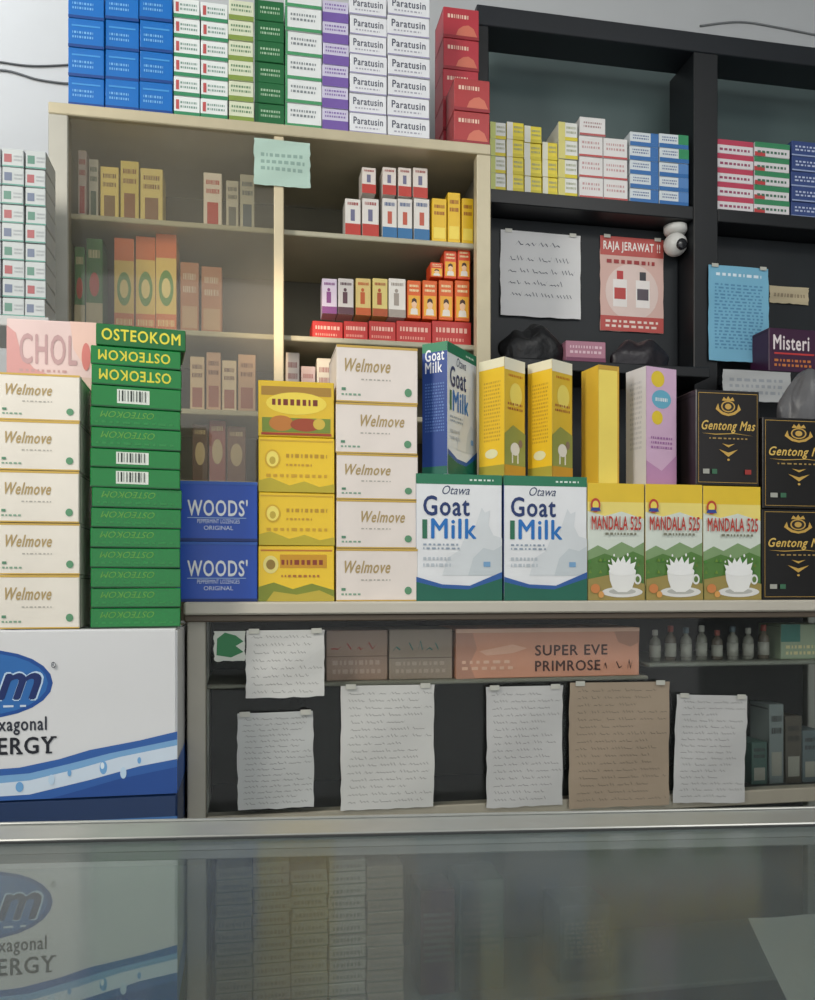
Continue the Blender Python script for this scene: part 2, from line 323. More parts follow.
one(580,606,117,z5+.0005,ys,.09,(226,224,222),{'F':[('r',0,0,1,.12,(180,90,90)),('m',.15,.4,.85,.8,(170,140,140),2)]},'small white box topping the wide white boxes')
for c,(a,b,t) in enumerate(((630,659,132),(659.5,689,134))):
    stack(a,b,t,zS1,ys,.09,5,(216,224,228),(lambda i:{'F':[('r',0,.0,1,.3,(50,110,175)),('r',.72,.3,1,1,(50,110,175)),('m',.1,.45,.65,.85,(100,118,160),2)]}) if c==0 else (lambda i:{'F':[('r',0,.0,1,.3,(40,105,170)),('r',.65,.3,1,1,(40,140,90) if i>2 else (80,130,190)),('m',.1,.45,.6,.85,(100,118,160),2)]}),'blue white box, %s, '+['left','right'][c]+' column next to the middle post','blue and white boxes on the black shelf',key='bw%d'%c)
for c,(a,b,t) in enumerate(((717,754,140),(754.5,790,143))):
    stack(a,b,t,zS1,ys,.09,5,(224,220,222),(lambda i:{'F':[('r',0,.62,1,1,(190,64,90)),('m',.08,.15,.9,.5,(150,70,100),1)]}) if c==0 else (lambda i:{'F':[('r',0,.62,1,1,(56,136,92)),('r',0,0,.3,.3,(190,66,66)),('m',.08,.15,.9,.5,(70,110,90),1)]}),['crimson','green'][c]+' banded white box, %s, right bay of black shelf',['crimson','green'][c]+' banded boxes',key='rg%d'%c)
stack(792,835,142,zS1,ys,.09,5,(55,75,130),{'F':[('m',.08,.3,.9,.75,(190,200,225),2),('r',0,0,1,.1,(150,165,200))]},'slate blue box, %s, at right end of black shelf','slate blue boxes',key='sb')
# ---- papers
def paper(name,px0,px1,py0,py1,Y,col,items,label,cat,seed=1,curl=.006,rough=.7,tape=True,tilt=0,group=None,wr=.0012):
    A=at(px0,py0,Y); B=at(px1,py0,Y); C=at((px0+px1)/2,py1,Y); zt=at((px0+px1)/2,py0,Y).z; w=B.x-A.x; h=zt-C.z
    rnd=random.Random(seed); mb=MB(); nx,nz=10,12; vs=[];fs=[]
    for j in range(nz+1):
        for i in range(nx+1):
            x=-w/2+w*i/nx; zz=-h+h*j/nz
            if i in(0,nx): x+=rnd.uniform(-.0012,.0012)
            if j==0: zz+=rnd.uniform(-.0012,.0012)
            vs.append((x,0,zz))
    for j in range(nz):
        for i in range(nx): k=j*(nx+1)+i; fs.append((k,k+1,k+nx+2,k+nx+1))
    mb.raw(vs,fs,M(col,rough,0,.06,9))
    printer(mb,(Vector((-w/2,0,-h)),Vector((w,0,0)),Vector((0,0,h)),Vector((0,-1,0))),items)
    ph=rnd.uniform(0,6)
    def dfm(p):
        u=p[0]/w+.5; v=-p[2]/h
        return (p[0],p[1]-.0012-curl*v*v*(.5+.5*math.sin(3*u+ph))-wr*(1+math.sin(9*v+5*u+ph)),p[2])
    mb.v=[dfm(p) for p in mb.v]
    o=mb.build(name,loc=((A.x+B.x)/2,Y,zt)); o.rotation_euler=(0,tilt,0); tag(o,label,cat,group)
    if tape:
        for s in (-1,1):
            t=MB(); x=s*w*.4; t.box(x-.009,x+.009,-.0058,-.0052,-.006,.003,M((190,190,180),.3),bev=.0001); t.build('tape',o)
    return o
ink=(60,64,84)
paper('notice_paper',500,580,233,318,2.078,(226,226,226),[('s',.18,.8,.8,.95,ink,1,3,.0011),('s',.08,.2,.95,.76,ink,4,5,.0009)],'white handwritten notice sheet on the black back board','paper',3)
paper('acne_poster',600,663,238,332,2.078,(222,186,176),[('r',0,.8,1,1,(190,84,78)),('t','RAJA JERAWAT !!',.05,.83,.95,.95,(250,242,236),'b'),('e',.5,.42,.42,.3,(230,208,200)),
  ('r',.2,.26,.42,.55,(240,234,230)),('r',.26,.55,.36,.64,(190,60,60)),('r',.22,.34,.4,.46,(190,70,66)),('r',.56,.26,.78,.55,(244,238,234)),('r',.62,.55,.72,.64,(60,60,66)),('r',.58,.34,.76,.46,(90,80,90)),('m',.1,.7,.9,.78,(160,50,50),1),('r',0,0,1,.16,(190,80,74)),('m',.08,.03,.92,.13,(240,220,210),2)],'red and pink poster showing two bottles, right of handwritten notice','poster',4,curl=0,wr=0)
paper('information_sheet',708,768,267,362,1.996,(120,180,208),[('m',.12,.88,.88,.94,(220,235,245),1),('m',.1,.12,.9,.82,(84,140,178),20)],'light blue printed sheet taped over the black middle post','paper',6,.002)
paper('paper_strip',769,808,287,304,2.078,(196,182,150),[('m',.1,.3,.9,.7,(150,135,110),1)],'small beige strip of paper right of the blue sheet','paper',8,.001,tape=False)
paper('plastic_packet',722,790,371,402,1.9195,(176,178,178),[('m',.1,.2,.9,.8,(150,155,160),3)],'pale grey packet hanging below the black shelf edge','packet',9,.004,tape=False)
paper('sticker_note',254,310,141,187,YU+.003,(170,196,184),[('m',.12,.3,.9,.75,(135,162,152),3)],'pale green note stuck at top of glass door stile','note',10,.001,tape=False)
# security camera
c=at(674,221,2.05); zz=zS1-.036
s=empty('security_camera',(c.x,2.043,zz),'white dome security camera fixed under the black shelf','camera')
wm=M((214,214,210),.35); mb=MB(); mb.lathe([(.02,-.001),(.03,-.001),(.03,-.012),(.026,-.02),(.012,-.022)],(0,0,0),wm); mb.build('mounting_base',s,smooth=True)
mb=MB(); mb.lathe([(.004,-.0225)]+[(.03*math.sin(a*math.pi/12),-.048+.03*math.cos(a*math.pi/12)) for a in range(2,12)]+[(.002,-.078)],(0,0,0),wm); mb.build('ball_housing',s,smooth=True)
mb=MB(); mb.lathe([(.010,-.033),(.014,-.031),(.014,-.024),(.010,-.02)],(.003,0,-.057),M((24,24,28),.2),axis='y'); mb.build('lens',s,smooth=True)
# things on the black ledge
one(566,606,341,zS2,1.925,.06,(176,120,140),{'F':[('r',0,0,1,.2,(120,60,90)),('m',.1,.35,.9,.85,(220,190,200),2)]},'dusty pink flat box on the black ledge behind yellow cartons')
one(768,822,329,zS2,1.925,.08,(64,30,60),{'F':[('t','Misteri',.08,.5,.76,.85,(235,225,225),'b'),('r',.1,.4,.85,.44,(200,60,60)),('m',.1,.1,.8,.32,(200,120,60),2)]},'dark purple box with white lettering on right ledge')
def lump(name,px0,px1,pyt,zs,Yc,dep,mat,label,cat,seed):
    X0=at(px0,0,Yc).x;X1=at(px1,0,Yc).x;h=at((px0+px1)/2,pyt,Yc).z-zs; mb=MB(); n=64; m=30
    vs=[];fs=[]
    for j in range(m+1):
        v=j/m
        for i in range(n):
            a=2*math.pi*i/n; rr=max((1-v**3.2)**.5*(.9+.1*math.sin(v*3)),.02)
            q=Vector((math.cos(a)*1.1,math.sin(a)*1.1,v*.8+seed*3))
            d=NZ.noise(q)*.5+(1-abs(NZ.noise(q*2.2))*2)*.12
            rr*=(1+.45*d)
            vs.append(((X1-X0)/2*max(-.99,min(.99,rr*math.cos(a)*.95)),dep/2*max(-.98,min(.98,rr*math.sin(a)*.9)),max(0,h*v*(.9+.5*NZ.noise(Vector((math.cos(a)*rr*1.6,math.sin(a)*rr,seed)))*v))))
    for j in range(m):
        for i in range(n): fs.append((j*n+i,j*n+(i+1)%n,(j+1)*n+(i+1)%n,(j+1)*n+i))
    fs.append(tuple(range(n))[::-1]); fs.append(tuple(m*n+i for i in range(n)))
    mb.raw(vs,fs,mat); o=mb.build(name,loc=((X0+X1)/2,Yc,zs+.0003),smooth=True); return tag(o,label,cat)
lump('plastic_bag',497,564,326,zS2,1.958,.078,M((16,17,20),.45,0,.3,30,.5),'black crumpled plastic bag on ledge behind first yellow carton','bag',3)
lump('plastic_bag',608,668,340,zS2,1.958,.078,M((34,30,36),.4,0,.3,30,.5),'charcoal crumpled plastic bag on ledge below red poster','bag',5)
# ================= low counter cabinet
YL=1.5; lx0=at(187,0,YL).x; lx1=at(915,0,YL).x; zL=at(187,602,YL).z
RL=Vector((lx0,YL,0)); rl=empty('counter_cabinet',RL,'low glass fronted counter cabinet carrying the front row of cartons','cabinet')
PL=lambda n,b,m,bev=.002:P(n,b,m,rl,RL,bev)
lp1=at(206,0,YL).x
PL('top_slab',[(lx0-.004,lx1,YL-.02,1.84,zL-.022,zL)],M((200,194,180),.35,0,.1,6),.003)
PL('edge_trim',[(lx0-.004,lx1,YL-.012,YL-.002,zL-.034,zL-.0225)],M((96,84,70),.5))
PL('post',[(lx0,lp1,YL,YL+.03,.03,zL-.0225)],M((170,166,154),.4,.2)); PL('post',[(lx1-.03,lx1,YL,YL+.03,.03,zL-.0225)],alu)
PL('post',[(lx0,lx0+.025,1.8,1.83,.03,zL-.0225)],alu); PL('post',[(lx1-.025,lx1,1.8,1.83,.03,zL-.0225)],alu)
zrail=at(400,812,YL).z
PL('middle_rail',[(lp1+.0005,lx1-.031,YL,YL+.03,zrail-.02,zrail+.008)],M((164,158,142),.4,.3))
PL('base',[(lx0,lx1,YL,1.83,0,.03)],M((90,88,82),.5))
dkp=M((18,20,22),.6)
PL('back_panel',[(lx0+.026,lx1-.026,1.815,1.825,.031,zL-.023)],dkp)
PL('side_panel',[(lx0+.003,lx0+.009,YL+.031,1.799,.031,zL-.023)],M((70,70,64),.5))
xd=at(645,0,YL+.05).x
zs3=at(400,683,YL).z; zs4=at(720,659,YL+.1).z
PL('shelf',[(lx0+.03,xd,YL+.035,1.81,zs3-.008,zs3)],M((120,120,108),.4)); PL('shelf',[(xd+.001,lx1-.03,YL+.035,1.81,zs4-.008,zs4)],M((110,114,106),.4))
PL('shelf',[(lx0+.03,lx1-.03,YL+.035,1.81,zrail-.018,zrail-.008)],M((40,42,40),.5)); PL('shelf',[(lx0+.03,lx1-.03,YL+.035,1.81,.36,.37)],M((110,116,112),.5))
PL('glass_pane',[(lp1+.001,lx1-.031,YL+.006,YL+.01,zrail+.009,zL-.023)],gl_clear,0); PL('glass_pane',[(lp1+.001,lx1-.031,YL+.006,YL+.01,.031,zrail-.021)],gl_clear,0)
# inside it
one(326,388,630,zs3,1.55,.12,(150,124,108),{'F':[('s',.05,.5,.95,.95,(150,60,54),1,12,.0012),('m',.1,.1,.9,.45,(170,146,132),2),('r',.0,.47,1,.49,(120,96,84))]},'brown carton left inside low cabinet behind glass',name='storage_carton')
one(389,453,629,zs3,1.55,.12,(146,130,116),{'F':[('s',.05,.45,.95,.95,(60,110,100),1,14,.0012),('m',.1,.1,.9,.4,(166,150,136),2),('r',.0,.42,1,.44,(110,96,86))]},'grey brown carton beside the printed supplement carton, low cabinet',name='storage_carton')
one(456,640,628,zs3,1.54,.15,(206,146,120),{'F':[('p',[(0,0),(0,1),(.08,1),(.11,.6),(.07,.3),(.1,0)],(182,132,112)),('p',[(.12,.55),(.3,.68),(.38,.6),(.3,.5),(.16,.46)],(220,172,150)),('p',[(.85,1),(.88,.7),(.95,.6),(1,.7),(1,1)],(176,126,104)),('t','SUPER EVE',.42,.44,.82,.66,(70,35,30),'b'),('t','PRIMROSE',.42,.12,.78,.34,(70,35,30),'b'),('m',.03,.15,.3,.4,(222,180,156),2),('s',.72,.02,.97,.5,(50,26,26),1,9,.0012),('r',0,.92,1,1,(214,174,150))]},'long pinkish brown carton with dark lettering inside low cabinet',name='storage_carton',jit=.003)
def bottle(px,Y,zs,h,rad,col,cap,label,group):
    x=at(px,0,Y).x
    mb=MB(); mb.lathe([(rad*.9,0),(rad,.002),(rad,h*.62),(rad*.8,h*.7),(rad*.42,h*.76),(rad*.42,h*.82)],(0,0,0),M(col,.25),16)
    mb.lathe([(rad*1.004,h*.12),(rad*1.02,h*.12),(rad*1.02,h*.5),(rad*1.004,h*.5)],(0,0,0),M((170,170,160),.5),16)
    b=mb.build('medicine_bottle',loc=(x,Y,zs+.0003),smooth=True); tag(b,label,'bottle',group)
    c=MB(); c.lathe([(rad*.5,h*.821),(rad*.52,h*.83),(rad*.52,h*.98),(rad*.4,h)],(0,0,0),M(cap,.35),14); c.build('cap',b,smooth=True)
for i in range(8):
    bottle(655+i*15.5,1.585,zs4,[.062,.07,.066,.07,.06,.068,.064,.07][i],.011,[(130,130,120),(100,92,80),(140,140,130)][i%3],[(180,180,172),(90,110,120),(150,70,60)][(i*2)%3],'%s small bottle from the left in the bottle row, low cabinet'%ORD[i+1],'bottles inside the low cabinet')
one(782,830,624,zs4,1.56,.08,(150,165,140),{'F':[('r',0,.5,.4,1,(60,120,110)),('m',.1,.1,.9,.45,(210,200,150),2)]},'pale green box beside the small bottles in low cabinet')
zf=zrail-.0078
for k,(a,b,t,c1) in enumerate(((752,768,742,(60,86,80)),(769,784,704,(110,120,120)),(785,802,716,(76,72,64)),(803,822,730,(84,96,100)))):
    one(a,b,t,zf,1.6,.07,c1,{'F':[('r',.15,.1,.85,.4,(140,140,130)),('m',.15,.6,.85,.9,(50,50,50),2)]},'%s dim box at lower right inside low cabinet'%['leftmost','tall grey','brown','rightmost'][k],'dim boxes inside the low cabinet')
for k,(a,b) in enumerate(((215,252),(253,290),(291,328),(329,366),(367,404))):
    stack(a,b,[868,862,870,860,866][k],.3705,1.56,.1,[12,12,11,12,12][k],[(190,188,172),(206,202,190),(196,196,184),(210,206,196),(180,168,154)][k],{'F':[('m',.1,.2,.9,.8,(150,150,140),1),('r',0,0,1,.1,(120,135,120))]},'pale box, %s, '+ORD[k+1]+' column in bottom of low cabinet','pale stacks in the bottom of the low cabinet',key='lo%d'%k,jit=.03)
for k,(a,b,t,c1) in enumerate(((420,455,890,(110,66,60)),(460,505,880,(90,110,100)),(560,610,905,(60,76,84)))):
    one(a,b,t,.3705,1.58,.1,c1,{'F':[('m',.1,.3,.9,.8,(130,126,116),8)]},['dark red box','grey green box','slate box'][k]+' in the bottom right of low cabinet')
# papers on its front glass
yp=YL-.0006
ps=[(246,324,630,697,(204,204,200),'small square handwritten sheet at top left of counter glass',3),
    (237,313,712,808,(188,190,188),'short grey handwritten list at far left of counter glass',5),
    (341,434,685,808,(202,202,198),'wide white handwritten list below the printed carton stack, second in row',7),
    (486,562,686,806,(192,192,190),'white handwritten list third in the row on counter glass',8),
    (569,669,682,806,(160,144,124),'brownish handwritten list fourth in the row on counter glass',9),
    (676,747,695,802,(190,190,188),'narrow tilted handwritten list at right of the row',10)]
for k,(a,b,t,u,c1,lb,sd) in enumerate(ps):
    paper('price_list',a,b,t,u,yp,c1,[('s',.06,.04,.97,.97,tuple(int(q*.78) for q in c1),8 if k==0 else 16,sd,.0006)],lb,'paper',sd,.004,tilt=[0,-.01,.005,0,.01,.045][k])
paper('leaf_sticker',214,245,631,661,yp,(206,210,200),[('p',[(.08,.2),(.1,.75),(.35,.95),(.7,.85),(.95,.65),(.7,.5),(.95,.3),(.55,.12)],(40,120,70))],'green leaf sticker at the upper left of counter glass','sticker',2,0,tape=False,wr=0)
# ================= cartons on the low counter
yc=YL+.004
wh=(244,246,250)
woods={'F':[('r',0,.0,1,.05,(15,50,120)),('t',"WOODS'",.14,.42,.88,.7,wh,'b'),('t','PEPPERMINT LOZENGES',.26,.3,.78,.37,(220,230,245)),('t','ORIGINAL',.34,.19,.7,.26,(220,230,245)),('r',.14,.385,.86,.397,(170,200,235)),('r',.0,.95,1,1,(50,100,190))]}
stack(175,257.5,481,zL,yc,.1,2,(14,78,186),woods,'blue lozenge box with white lettering, %s of two','blue lozenge boxes',name='lozenge_box',key='wo',jit=.004,rough=.3)
def ypr(i):
    if i==3: return {'F':[('r',.04,.74,.96,.9,(170,130,50)),('e',.5,.6,.4,.2,(240,215,80)),('m',.18,.52,.82,.74,(120,50,30),1),('r',.05,.08,.95,.34,(120,140,50)),('e',.3,.24,.16,.14,(190,120,50)),('e',.62,.22,.2,.12,(160,70,40)),('e',.8,.24,.08,.1,(210,180,70)),('r',.04,.03,.96,.07,(170,60,30))]}
    if i==0: return {'F':[('r',.03,.9,.97,.93,(196,120,36)),('r',.28,.6,.9,.84,(206,150,30)),('m',.3,.62,.88,.8,(140,60,30),1),('e',.16,.66,.1,.16,(236,220,130)),('e',.16,.66,.06,.09,(150,120,50)),('p',[(0,.0),(0,.26),(.2,.34),(.45,.22),(.7,.32),(1,.2),(1,0)],(130,140,44)),('p',[(.1,0),(.2,.18),(.5,.12),(.8,.2),(1,.08),(1,0)],(190,170,60)),('m',.3,.42,.8,.5,(176,110,40),1)]}
    return {'F':[('r',.02,.92,.98,.95,(212,170,36)),('m',.36,.6,.9,.74,(190,146,30),1),('m',.36,.46,.7,.54,(200,150,34),1),('m',.1,.25,.9,.36,(206,160,34),1),('p',[(0,.0),(0,.2),(.15,.26),(.4,.12),(.6,.2),(.8,.1),(1,.16),(1,0)],(190,172,44)),('e',.18,.6,.1,.17,(214,170,30)),('e',.18,.6,.08,.14,(246,226,110)),('e',.18,.57,.04,.07,(196,170,60))]}
stack(258.5,335,381,zL,yc,.1,4,lambda i:(240,200,34) if i<3 else (226,188,40),ypr,lambda i:('yellow box with brown and green picture crowning yellow stack' if i==3 else 'plain golden yellow box, %s, yellow stack'%['bottom one','third from top','second from top'][i]),'yellow boxes on the counter',levels=[597,542,490,436,381],key='ye',jit=.02,rough=.25)
def wal(i):
    return {'F':[('r',0,.955,1,1,(200,166,80)),('r',0,.0,1,.025,(200,166,80)),('t','Welmove',.3 if i%2 else .1,.53,.84 if i%2 else .66,.77,(176,152,102),'ib'),('m',.3,.38,.66,.43,(176,172,162),1),('m',.06,.1,.3,.17,(130,165,140),1),('e',.88,.2,.045,.075,(90,146,108)),('r',.06,.2,.11,.25,(90,140,110))]}
stack(336,418,346,zL,yc,.13,5,(232,222,214),wal,'cream supplement box, %s of middle cream stack','middle cream supplement boxes',levels=[597,545,497,452,402,346],key='wm',jit=.012,name='supplement_box')
goat={'F':[('r',0,.92,1,1,(35,120,85)),('m',.62,.945,.9,.972,(220,235,225),1),('t','Otawa',.3,.84,.62,.91,(50,64,100),'i'),
 ('p',[(.3,.2),(.36,.34),(.5,.4),(.56,.5),(.64,.5),(.7,.62),(.76,.74),(.8,.7),(.86,.72),(.84,.6),(.9,.52),(1,.5),(1,.2)],(216,221,224)),('p',[(.6,.2),(.66,.34),(.78,.42),(.9,.4),(1,.44),(1,.2)],(200,208,212)),
 ('t','Goat',.08,.67,.62,.83,(22,50,106),'b'),('t','Milk',.17,.49,.7,.65,(20,112,190),'b'),('r',.07,.49,.125,.64,(35,110,80)),('m',.08,.4,.5,.46,(150,165,180),2),('m',.08,.26,.4,.36,(190,198,205),2),
 ('p',[(0,0),(0,.15),(.3,.1),(.6,.09),(1,.18),(1,0)],(20,100,80)),('p',[(0,.15),(0,.19),(.3,.13),(.62,.12),(1,.23),(1,.18),(.6,.09),(.3,.1)],(40,90,160)),('r',.78,.27,.86,.31,(120,165,205))],
 'L':[('r',0,0,1,1,(28,66,140)),('r',0,.93,1,1,(40,130,90)),('t','Goat',.12,.86,.88,.95,(240,242,246),'b'),('t','Milk',.12,.77,.8,.855,(240,242,246),'b'),('m',.12,.32,.88,.7,(84,120,184),16),('r',0,0,1,.06,(20,100,80))]}
for k,(a,b) in enumerate(((416,502.5),(503.5,587))):
    zg=one(a,b,474 if k==0 else 476,zL,yc,.14,(232,234,236),goat,'%s white and green milk powder carton facing forward in the front row'%['left','right'][k],'milk powder cartons',name='milk_powder_box',jit=.004)
rn=random.Random(5)
field=[('p',[(u,v),(u+.03,v+.03),(u+.06,v)],(60+int(60*rn.random()),110+int(40*rn.random()),50)) for u,v in [(rn.uniform(0,.92),rn.uniform(.2,.34)) for _ in range(22)]]
sp=(246,247,243)
mand={'F':[('r',0,.84,1,1,(232,196,46)),('p',[(0,.84),(0,.76),(.3,.72),(.6,.76),(1,.7),(1,.84)],(240,220,120)),
 ('p',[(0,.76),(.3,.72),(.6,.76),(1,.7),(1,.42),(0,.42)],(216,224,212)),('p',[(0,.42),(.18,.47),(.35,.43),(.6,.5),(.82,.45),(1,.5),(1,.3),(0,.3)],(130,160,110)),('p',[(0,.34),(.3,.4),(.55,.36),(.8,.42),(1,.38),(1,0),(0,0)],(84,128,56))]+field+[
 ('p',[(0,.0),(0,.18),(.4,.22),(1,.14),(1,0)],(158,140,76)),
 ('e',.13,.81,.085,.06,(190,60,40)),('e',.13,.81,.055,.038,(240,214,90)),('p',[(.04,.76),(.22,.76),(.2,.79),(.06,.79)],(40,70,150)),('t','MANDALA 525',.06,.6,.94,.72,(186,50,36),'b'),('m',.3,.55,.85,.59,(120,120,100),1),
 ('e',.6,.07,.36,.045,(222,222,218)),('e',.6,.075,.24,.025,(182,182,176)),('p',[(.36,.25),(.38,.17),(.43,.1),(.52,.07),(.68,.07),(.77,.1),(.82,.17),(.84,.25)],(236,236,232)),
 ('e',.87,.18,.065,.045,(230,230,226)),('e',.87,.18,.037,.027,(96,124,60)),('e',.6,.25,.24,.038,sp),
 ('p',[(.38,.26),(.34,.31),(.42,.3),(.4,.36),(.48,.32),(.52,.37),(.56,.33),(.62,.38),(.66,.32),(.74,.37),(.74,.31),(.84,.33),(.8,.26)],sp),('e',.36,.335,.012,.01,sp),('e',.45,.385,.014,.012,sp),('e',.69,.39,.016,.014,sp),('e',.83,.36,.012,.01,sp),
 ('e',.12,.1,.08,.04,(206,130,70)),('e',.22,.05,.05,.028,(216,156,84))]}
for k,(a,b) in enumerate(((588,645),(645.8,703),(703.8,761.5))):
    zm=one(a,b,[483,484,486][k],zL,yc,.1,(222,206,150),mand,'%s yellow and green drink carton with milk cup picture'%['left','middle','right'][k],'yellow and green drink cartons',name='drink_carton',jit=.004)
gld=(206,166,80)
blk={'F':[('r',.04,.03,.96,.034,gld),('r',.04,.965,.96,.97,gld),('r',.035,.03,.04,.97,gld),('r',.96,.03,.965,.97,gld),('e',.5,.83,.11,.06,gld),('e',.5,.83,.09,.048,(34,28,24)),('e',.5,.83,.05,.03,gld),('p',[(.4,.89),(.43,.93),(.47,.905),(.5,.94),(.53,.905),(.57,.93),(.6,.89)],gld),
 ('p',[(.3,.8),(.34,.86),(.36,.8),(.42,.77),(.5,.755),(.58,.77),(.64,.8),(.66,.86),(.7,.8),(.6,.745),(.5,.73),(.4,.745)],gld),
 ('t','Gentong Mas',.08,.55,.93,.68,(222,186,96),'ib'),('p',[(.08,.545),(.3,.53),(.6,.545),(.92,.525),(.6,.552),(.3,.54)],gld),('m',.2,.48,.8,.51,(170,140,80),1),('p',[(.35,.38),(.5,.3),(.65,.38),(.5,.345)],gld),('p',[(.4,.44),(.5,.4),(.6,.44),(.5,.425)],gld),('e',.5,.27,.02,.012,gld),('r',.1,.12,.2,.17,(170,170,160)),('r',.24,.12,.32,.17,(60,110,80)),('r',.76,.12,.86,.17,(160,50,44))]}
zk=stack(762.5,834,418,zL,yc,.12,2,(20,17,16),blk,'black and gold box, %s of the right black pair','black and gold boxes',name='herbal_box',key='bk',jit=.004,rough=.3)
# second level
one(696,760,390,zm+.0008,yc+.005,.09,(24,19,18),blk,'single black and gold box standing on the yellow drink cartons','black and gold boxes',name='herbal_box',rough=.3,jit=.005)
lump('plastic_bag',776,850,372,zk+.0005,1.57,.09,M((92,92,94),.4,0,.25,24,.4),'grey crumpled plastic bag lying on the right black boxes','bag',8)
def rbox(pxm,pyt,zs,Yc,w,d,base,prints,rz,name,label,group=None):
    h=at(pxm,pyt,Yc-.04).z-zs; me=boxmesh(w,d,h,base,prints); place(name,me,at(pxm,0,Yc).x,Yc,zs+.0005,rz,label,'box',group)
rd=math.radians
zg+=.0004
rbox(450,345,zg,1.578,.125,.052,(226,232,236),goat,rd(50),'milk_powder_box','blue sided milk powder carton turned sideways on the front cartons','milk powder cartons')
yt={'F':[('r',0,.9,1,1,(240,236,214)),('m',.2,.84,.9,.88,(200,120,40),1),('e',.55,.7,.3,.1,(240,222,110)),('m',.15,.56,.9,.64,(170,100,60),2),('p',[(0,.1),(0,.36),(.4,.44),(1,.38),(1,.1)],(150,156,80)),('e',.5,.24,.22,.055,(236,232,220)),('r',.34,.12,.4,.22,(236,232,220)),('r',.6,.12,.66,.22,(236,232,220)),('e',.76,.29,.1,.035,(140,120,104)),('r',0,0,1,.1,(200,150,50))],
    'L':[('r',0,0,1,1,(242,198,40)),('r',0,.92,1,1,(240,232,200)),('m',.2,.3,.85,.82,(206,162,46),16),('r',0,0,1,.1,(170,160,60)),('e',.5,.2,.25,.04,(230,226,180))],
    'R':[('r',0,0,1,1,(226,196,90))]}
rbox(502,357,zg,1.572,.062,.062,(226,190,60),yt,rd(34),'milk_carton','first tall yellow carton with meadow picture, beside the blue sided carton','tall yellow cartons')
rbox(550,359,zg,1.574,.060,.060,(226,190,60),yt,rd(30),'milk_carton','second tall yellow carton with meadow picture, in front of pink flat box','tall yellow cartons')
rbox(600,364,zm+.004,1.576,.046,.06,(240,216,100),{'F':[('r',.0,.0,1,1,(248,222,104)),('r',0,.96,1,1,(200,160,60)),('r',.92,.0,1,1,(216,170,60))],'L':[('r',0,0,1,1,(232,190,60))]},rd(10),'milk_carton','plain pale yellow carton side between meadow cartons and lilac carton','tall yellow cartons')
rbox(651,366,zm+.004,1.58,.075,.06,(216,184,206),{'F':[('r',0,.0,1,1,(218,182,210)),('e',.38,.9,.22,.07,(236,206,60)),('e',.5,.73,.32,.08,(110,180,206)),('e',.36,.57,.18,.06,(236,206,60)),('m',.3,.7,.7,.76,(240,246,250),1),('p',[(.0,.0),(0,.2),(.5,.12),(1,.26),(1,0)],(196,146,186)),('m',.15,.3,.85,.42,(170,120,170),3)],'L':[('r',0,0,1,1,(222,218,218)),('m',.2,.3,.8,.9,(196,194,196),14)]},rd(14),'milk_carton','lilac carton with yellow and blue round marks')
